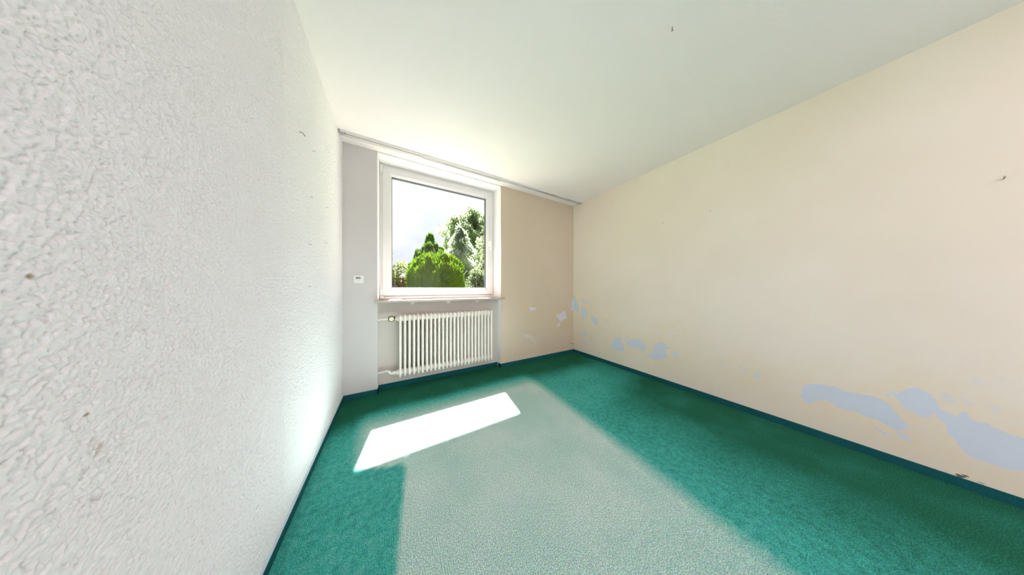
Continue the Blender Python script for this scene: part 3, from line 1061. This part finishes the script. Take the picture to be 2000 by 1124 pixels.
# cable end in the far right corner
cb = tag(empty('cable_stub', (XR - 0.012, YF - 0.012, 0.17)), 'short white cable end sticking out in the far right corner above the skirting', 'cable')
bm = bmesh.new()
tube(bm, [(XR - 0.008, YF - 0.002, 0.196), (XR - 0.012, YF - 0.016, 0.190), (XR - 0.015, YF - 0.02, 0.168)], 0.008, 12)
build('plug', bm, M['device'], cb, smooth=True)
bm = bmesh.new()
tube(bm, [(XR - 0.015, YF - 0.02, 0.168), (XR - 0.024, YF - 0.016, 0.155), (XR - 0.07, YF - 0.004, 0.158), (XR - 0.10, YF - 0.004, 0.168)], 0.0028, 8)
build('wire', bm, M['steel'], cb, smooth=True)

# ------------------------------------------------------------------ added uplighter, unseen behind the camera, to fill the room
LX, LY = 1.15, -2.85
fill_lamp = tag(empty('fill_uplighter', (LX, LY, 0)), 'added low metal uplighter filling the room, unseen far behind the camera', 'fill_lamp')
bm = bmesh.new()
lathe(bm, (LX, LY, 0), (0, 0, 1), [(0, 0.13), (0.015, 0.13), (0.02, 0.05), (0.08, 0.05)], 24)
build('base', bm, M['fill_lamp_metal'], fill_lamp, smooth=True)
bm = bmesh.new()
lathe(bm, (LX, LY, 0.08), (0, 0, 1), [(0, 0.05), (0.01, 0.11), (0.20, 0.14), (0.201, 0.135), (0.03, 0.10), (0.025, 0.0)], 28)
build('reflector_can', bm, M['fill_lamp_metal'], fill_lamp, smooth=True)
ld = bpy.data.lights.new('fill_spot', 'SPOT')
ld.energy = FILL_POWER
ld.spot_size = math.radians(105)
ld.spot_blend = 0.6
ld.shadow_soft_size = 0.06
ld.color = (0.99, 0.858, 1.0)
lo = bpy.data.objects.new('fill_spot', ld)
lo.rotation_euler = (PI, 0, 0)
lo.location = (0, 0, 0.30)
COL.objects.link(lo)
lo.parent = fill_lamp

# ------------------------------------------------------------------ garden
bm = bmesh.new()
box(bm, -40, 60, 5.2, 90, -0.75, -0.45)
tag(build('garden_ground', bm, M['lawn']), 'lawn outside the window', kind='structure')
bm = bmesh.new()
box(bm, -6, 10, OUT_Y + 0.005, 5.2, -0.75, -0.40)  # added slab, unseen from inside, to bounce sunlight onto the ceiling
tag(build('bounce_slab', bm, M['bounce_slab']), 'added pale concrete slab outside, unseen, bouncing sunlight up into the room', kind='structure')
GZ = -0.45


def unit(v):
    return v / np.maximum(np.linalg.norm(v, axis=1, keepdims=True), 1e-9)


def leaf_cards(pos, axis, length, width, cross=True):
    """pointed leaf / spray cards: rhombi along axis, optionally crossed pairs"""
    n = len(pos)
    axis = unit(axis)
    r = unit(rng.normal(size=(n, 3)))
    s = unit(np.cross(axis, r))
    t = np.cross(axis, s)
    L = np.asarray(length).reshape(-1, 1) * np.ones((n, 1))
    W = np.asarray(width).reshape(-1, 1) * np.ones((n, 1))
    V, F = [], []
    for k, side in enumerate((s, t) if cross else (s,)):
        a = pos - axis * L * 0.15
        b = pos + axis * L * 0.40 + side * W * 0.5
        c = pos + axis * L
        d = pos + axis * L * 0.40 - side * W * 0.5
        V.append(np.stack([a, b, c, d], 1).reshape(-1, 3))
        F.append(np.arange(4 * n).reshape(n, 4) + 4 * n * k)
    return np.concatenate(V), np.concatenate(F)


def add_foliage(parent, parts, name='foliage'):
    """parts: list of (verts, faces, material) joined in one mesh"""
    V, F, I, mats, off = [], [], [], [], 0
    for (v, f, m) in parts:
        if m not in mats:
            mats.append(m)
        V.append(v)
        F.append(f + off)
        I.append(np.full(len(f), mats.index(m)))
        off += len(v)
    o = mesh_np(name, np.concatenate(V), np.concatenate(F), mats, parent, np.concatenate(I))
    o['kind'] = 'stuff'
    return o


def sphere_dirs(n):
    return unit(rng.normal(size=(n, 3)))


def trunk(parent, pts, r0, r1, name='trunk'):
    bm = bmesh.new()
    tube(bm, pts, [r0, r1], 10, sub=4)
    return build(name, bm, M['bark'], parent, smooth=True)


def lump(d, seed, k=0.10, f=3.0):
    rs = np.random.default_rng(seed)
    out = np.zeros(len(d))
    for _ in range(6):
        w = rs.normal(size=3) * f
        out += np.sin(d @ w + rs.uniform(0, 6.28))
    return 1 + k * out / 2.2


# globe-shaped evergreen right outside
def globe_bush(cx, cy, rx, rz, zc):
    t = tag(empty('globe_bush', (cx, cy, GZ)), 'large rounded bright yellow-green evergreen bush in front of the cone-shaped one', 'bush')
    n = 27000
    d = sphere_dirs(n)
    d = np.sign(d) * np.abs(d) ** 0.80
    d /= (np.abs(d) ** 2.5).sum(1, keepdims=True) ** 0.4
    rad_ = lump(d, 3, 0.055, 4.5) * lump(d, 5, 0.03, 12)
    inner = rng.uniform(0.86, 1.0, len(d))
    p = np.array([cx, cy, zc]) + d * np.array([rx, rx, rz]) * (rad_ * inner)[:, None]
    ax = d * np.array([0.55, 0.55, 0.35]) + np.array([0, 0, 0.85]) + rng.normal(size=d.shape) * 0.22
    v, f = leaf_cards(p, ax, rng.uniform(0.06, 0.17, len(d)), rng.uniform(0.018, 0.038, len(d)))
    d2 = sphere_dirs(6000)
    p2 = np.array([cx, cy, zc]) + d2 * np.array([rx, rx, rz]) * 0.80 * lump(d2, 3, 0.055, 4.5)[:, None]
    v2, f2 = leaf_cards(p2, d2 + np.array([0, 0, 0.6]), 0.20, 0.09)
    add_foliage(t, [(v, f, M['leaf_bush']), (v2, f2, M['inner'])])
    trunk(t, [(cx, cy, GZ), (cx, cy, zc - 0.2)], 0.09, 0.05)


def cone_bush(cx, cy, ztop):
    t = tag(empty('conical_evergreen', (cx, cy, GZ)), 'cone-shaped mid-green evergreen rising behind the rounded bush', 'evergreen')
    parts = []
    lobes = [(0, 0, ztop, 0.42)] + [(0.42 * math.cos(a), 0.42 * math.sin(a), ztop - dz * 1.1, 0.40) for a, dz in ((0.3, 0.40), (1.7, 0.34), (2.7, 0.55), (3.6, 0.72), (4.5, 0.40), (5.5, 0.60))] + \
            [(0.66 * math.cos(a), 0.66 * math.sin(a), ztop - 0.95 - 0.2 * (i % 2), 0.34) for i, a in enumerate((0.1, 1.2, 2.3, 3.3, 4.3, 5.3))]
    for k in range(14):
        a, dz = rng.uniform(0, 2 * PI), rng.uniform(0.25, 1.5)
        q = 0.12 + 0.42 * dz
        lobes.append((q * math.cos(a), q * math.sin(a), ztop - dz * 1.05, 0.17))
    for (dx, dy, zt_, r) in lobes:
        n = int(7500 * r)
        h = rng.uniform(0, 1, n) ** 0.8
        z = zt_ - h * 1.75
        a = rng.uniform(0, 2 * PI, n)
        rr = r * np.clip(h * 1.5, 0.02, 1.0) ** 0.75 * rng.uniform(0.75, 1.0, n)
        p = np.stack([cx + dx + rr * np.cos(a), cy + dy + rr * np.sin(a), z], 1)
        ax = np.stack([np.cos(a) * 0.38, np.sin(a) * 0.38, np.ones(n)], 1) + rng.normal(size=(n, 3)) * 0.16
        v, f = leaf_cards(p, ax, rng.uniform(0.07, 0.16, n), rng.uniform(0.02, 0.042, n))
        parts.append((v, f, M['leaf_cypress']))
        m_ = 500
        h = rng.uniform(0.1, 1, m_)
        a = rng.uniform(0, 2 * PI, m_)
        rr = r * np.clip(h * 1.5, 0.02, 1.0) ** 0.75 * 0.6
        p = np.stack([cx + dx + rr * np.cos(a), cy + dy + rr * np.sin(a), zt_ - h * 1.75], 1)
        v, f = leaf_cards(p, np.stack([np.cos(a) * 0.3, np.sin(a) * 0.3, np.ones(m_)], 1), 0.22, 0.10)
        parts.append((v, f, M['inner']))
    add_foliage(t, parts)
    trunk(t, [(cx, cy, GZ), (cx, cy, ztop - 0.9)], 0.09, 0.03)


def broadleaf(cx, cy, h, spread):
    t = tag(empty('broadleaf_tree', (cx, cy, GZ)), 'tall hazy green leafy tree, the highest one seen through the window', 'tree')
    rr = random.Random(4)
    tips = []
    tr = trunk(t, [(cx, cy, GZ), (cx + 0.1, cy, h * 0.3), (cx - 0.1, cy, h * 0.6), (cx, cy, h * 0.9)], 0.34, 0.06)
    for i in range(30):
        z0 = h * (0.16 + 0.72 * i / 29)
        a = i * 2.4 + rr.uniform(-0.4, 0.4)
        L = spread * (1.0 - 0.62 * (i / 29) ** 1.6) * rr.uniform(0.7, 1.05)
        up = L * rr.uniform(0.15, 0.5) * (1 - i / 40)
        if i > 25:
            L *= 0.6
        mid = (cx + L * 0.5 * math.cos(a), cy + L * 0.5 * math.sin(a), z0 + up * 0.4)
        end = (cx + L * math.cos(a), cy + L * math.sin(a), z0 + up)
        trunk(tr, [(cx, cy, z0), mid, end], 0.09, 0.02, 'branch')
        for k in range(5):
            q = 0.40 + 0.16 * k
            tips.append((cx + L * q * math.cos(a) + rr.gauss(0, 0.30), cy + L * q * math.sin(a) + rr.gauss(0, 0.30), z0 + up * q + rr.gauss(0.1, 0.3), rr.uniform(0.45, 0.85)))
    tips.append((cx, cy, h * 0.97, 0.6))
    for k in range(60):
        zz = rr.uniform(-0.9, 1.0)
        a = rr.uniform(0, 2 * PI)
        q = math.sqrt(1 - zz * zz) * rr.uniform(0.55, 0.95)
        tips.append((cx + spread * 0.62 * q * math.cos(a), cy + spread * 0.62 * q * math.sin(a), h * (0.66 + 0.30 * zz), rr.uniform(0.5, 0.85)))
    tips.append((cx - 0.4, cy, h * 0.86, 0.7))
    parts = []
    for (x, y, z, r) in tips:
        n = 240
        d = sphere_dirs(n)
        p = np.array([x, y, z]) + d * (rng.uniform(0.25, 1, n) ** 0.5 * r)[:, None] * np.array([1, 1, 0.7])
        v, f = leaf_cards(p, rng.normal(size=(n, 3)) + np.array([0, 0, -0.4]), rng.uniform(0.13, 0.26, n), rng.uniform(0.09, 0.16, n), cross=False)
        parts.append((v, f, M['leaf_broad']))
    add_foliage(t, parts)


def conifer(name, label, cx, cy, h, spread, droop, mat, seed, whorls=26, per=9, card=(0.22, 0.07), z_start=0.08):
    t = tag(empty(name, (cx, cy, GZ)), label, 'tree')
    rr = random.Random(seed)
    tr = trunk(t, [(cx, cy, GZ), (cx, cy, h * 0.5), (cx, cy, h * 0.97)], 0.16, 0.02)
    P, A, Lc = [], [], []
    bm_b = bmesh.new()
    for w in range(whorls):
        q = w / (whorls - 1)
        z0 = h * (z_start + (0.97 - z_start) * q)
        L0 = spread * (1 - q) ** 0.8 + 0.12
        for b_ in range(per):
            a = rr.uniform(0, 2 * PI)
            L = L0 * rr.uniform(0.45, 1.25)
            pts = []
            for s in range(9):
                u = s / 8
                pts.append((cx + L * u * math.cos(a), cy + L * u * math.sin(a), z0 + L * (0.22 * u - droop * u * u)))
            if L > 0.5:
                tube(bm_b, [pts[0], pts[4], pts[8]], [0.018, 0.005], 5, sub=2)
            for s in range(1, 9):
                m_ = 5 + int(6 * L / max(spread, 0.1))
                for _ in range(m_):
                    x, y, z = pts[s]
                    P.append((x + rr.gauss(0, 0.09 * L), y + rr.gauss(0, 0.09 * L), z + rr.gauss(0, 0.08)))
                    A.append((math.cos(a) + rr.gauss(0, 0.6), math.sin(a) + rr.gauss(0, 0.6), -0.35 - droop + rr.gauss(0, 0.3)))
    n = len(P)
    v, f = leaf_cards(np.array(P), np.array(A), rng.uniform(0.6, 1.3, n) * card[0], rng.uniform(0.7, 1.3, n) * card[1], cross=True)
    bo = build('branches', bm_b, M['bark'], tr)
    bo['kind'] = 'stuff'
    add_foliage(t, [(v, f, mat)])


def shrub(name, label, cx, cy, r, h, mats, seed, leaf=0.06, n=6000):
    t = tag(empty(name, (cx, cy, GZ)), label, 'shrub')
    rs = np.random.default_rng(seed)
    cl_n = 26
    cen = np.stack([cx + rs.normal(0, r * 0.42, cl_n), cy + rs.normal(0, r * 0.42, cl_n), GZ + (h - GZ) * rs.uniform(0.15, 0.92, cl_n)], 1)
    parts = []
    for i, c in enumerate(cen):
        m_ = n // cl_n
        d = sphere_dirs(m_)
        p = c + d * (rs.uniform(0.1, 1, m_) ** 0.5 * r * 0.42)[:, None]
        p = p[p[:, 2] > GZ]
        v, f = leaf_cards(p, rs.normal(size=(len(p), 3)), rs.uniform(0.7, 1.4, len(p)) * leaf, rs.uniform(0.7, 1.3, len(p)) * leaf * 0.55, cross=False)
        parts.append((v, f, mats[0] if c[2] > GZ + (h - GZ) * 0.62 or len(mats) == 1 or i % 3 else mats[1]))
    add_foliage(t, parts)
    for k in range(6):
        a = k * 1.05
        trunk(t, [(cx, cy, GZ), (cx + r * 0.3 * math.cos(a), cy + r * 0.3 * math.sin(a), GZ + (h - GZ) * 0.5), (cx + r * 0.55 * math.cos(a), cy + r * 0.55 * math.sin(a), h - 0.55)], 0.018, 0.006, 'stem')


globe_bush(1.13, 6.28, 0.71, 0.76, 1.24)
cone_bush(1.27, 8.45, 3.14)
broadleaf(8.30, 23.9, 10.7, 5.3)
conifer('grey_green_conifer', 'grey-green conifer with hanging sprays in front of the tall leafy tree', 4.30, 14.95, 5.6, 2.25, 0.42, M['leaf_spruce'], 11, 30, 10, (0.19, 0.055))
conifer('drooping_cedar', 'pale green drooping conifer at the right edge of the window view', 4.50, 9.55, 5.0, 1.55, 0.30, M['leaf_cedar'], 5, 26, 10, (0.16, 0.040))
shrub('variegated_shrub', 'pale variegated shrub right of the rounded bush', 2.66, 7.05, 0.55, 1.95, [M['leaf_shrub']], 21, 0.075, 7000)
shrub('yellowish_shrub', 'loose yellow-green shrub with reddish lower leaves left of the rounded bush', -0.10, 7.3, 0.50, 2.35, [M['leaf_left'], M['leaf_red']], 22, 0.085, 5000)
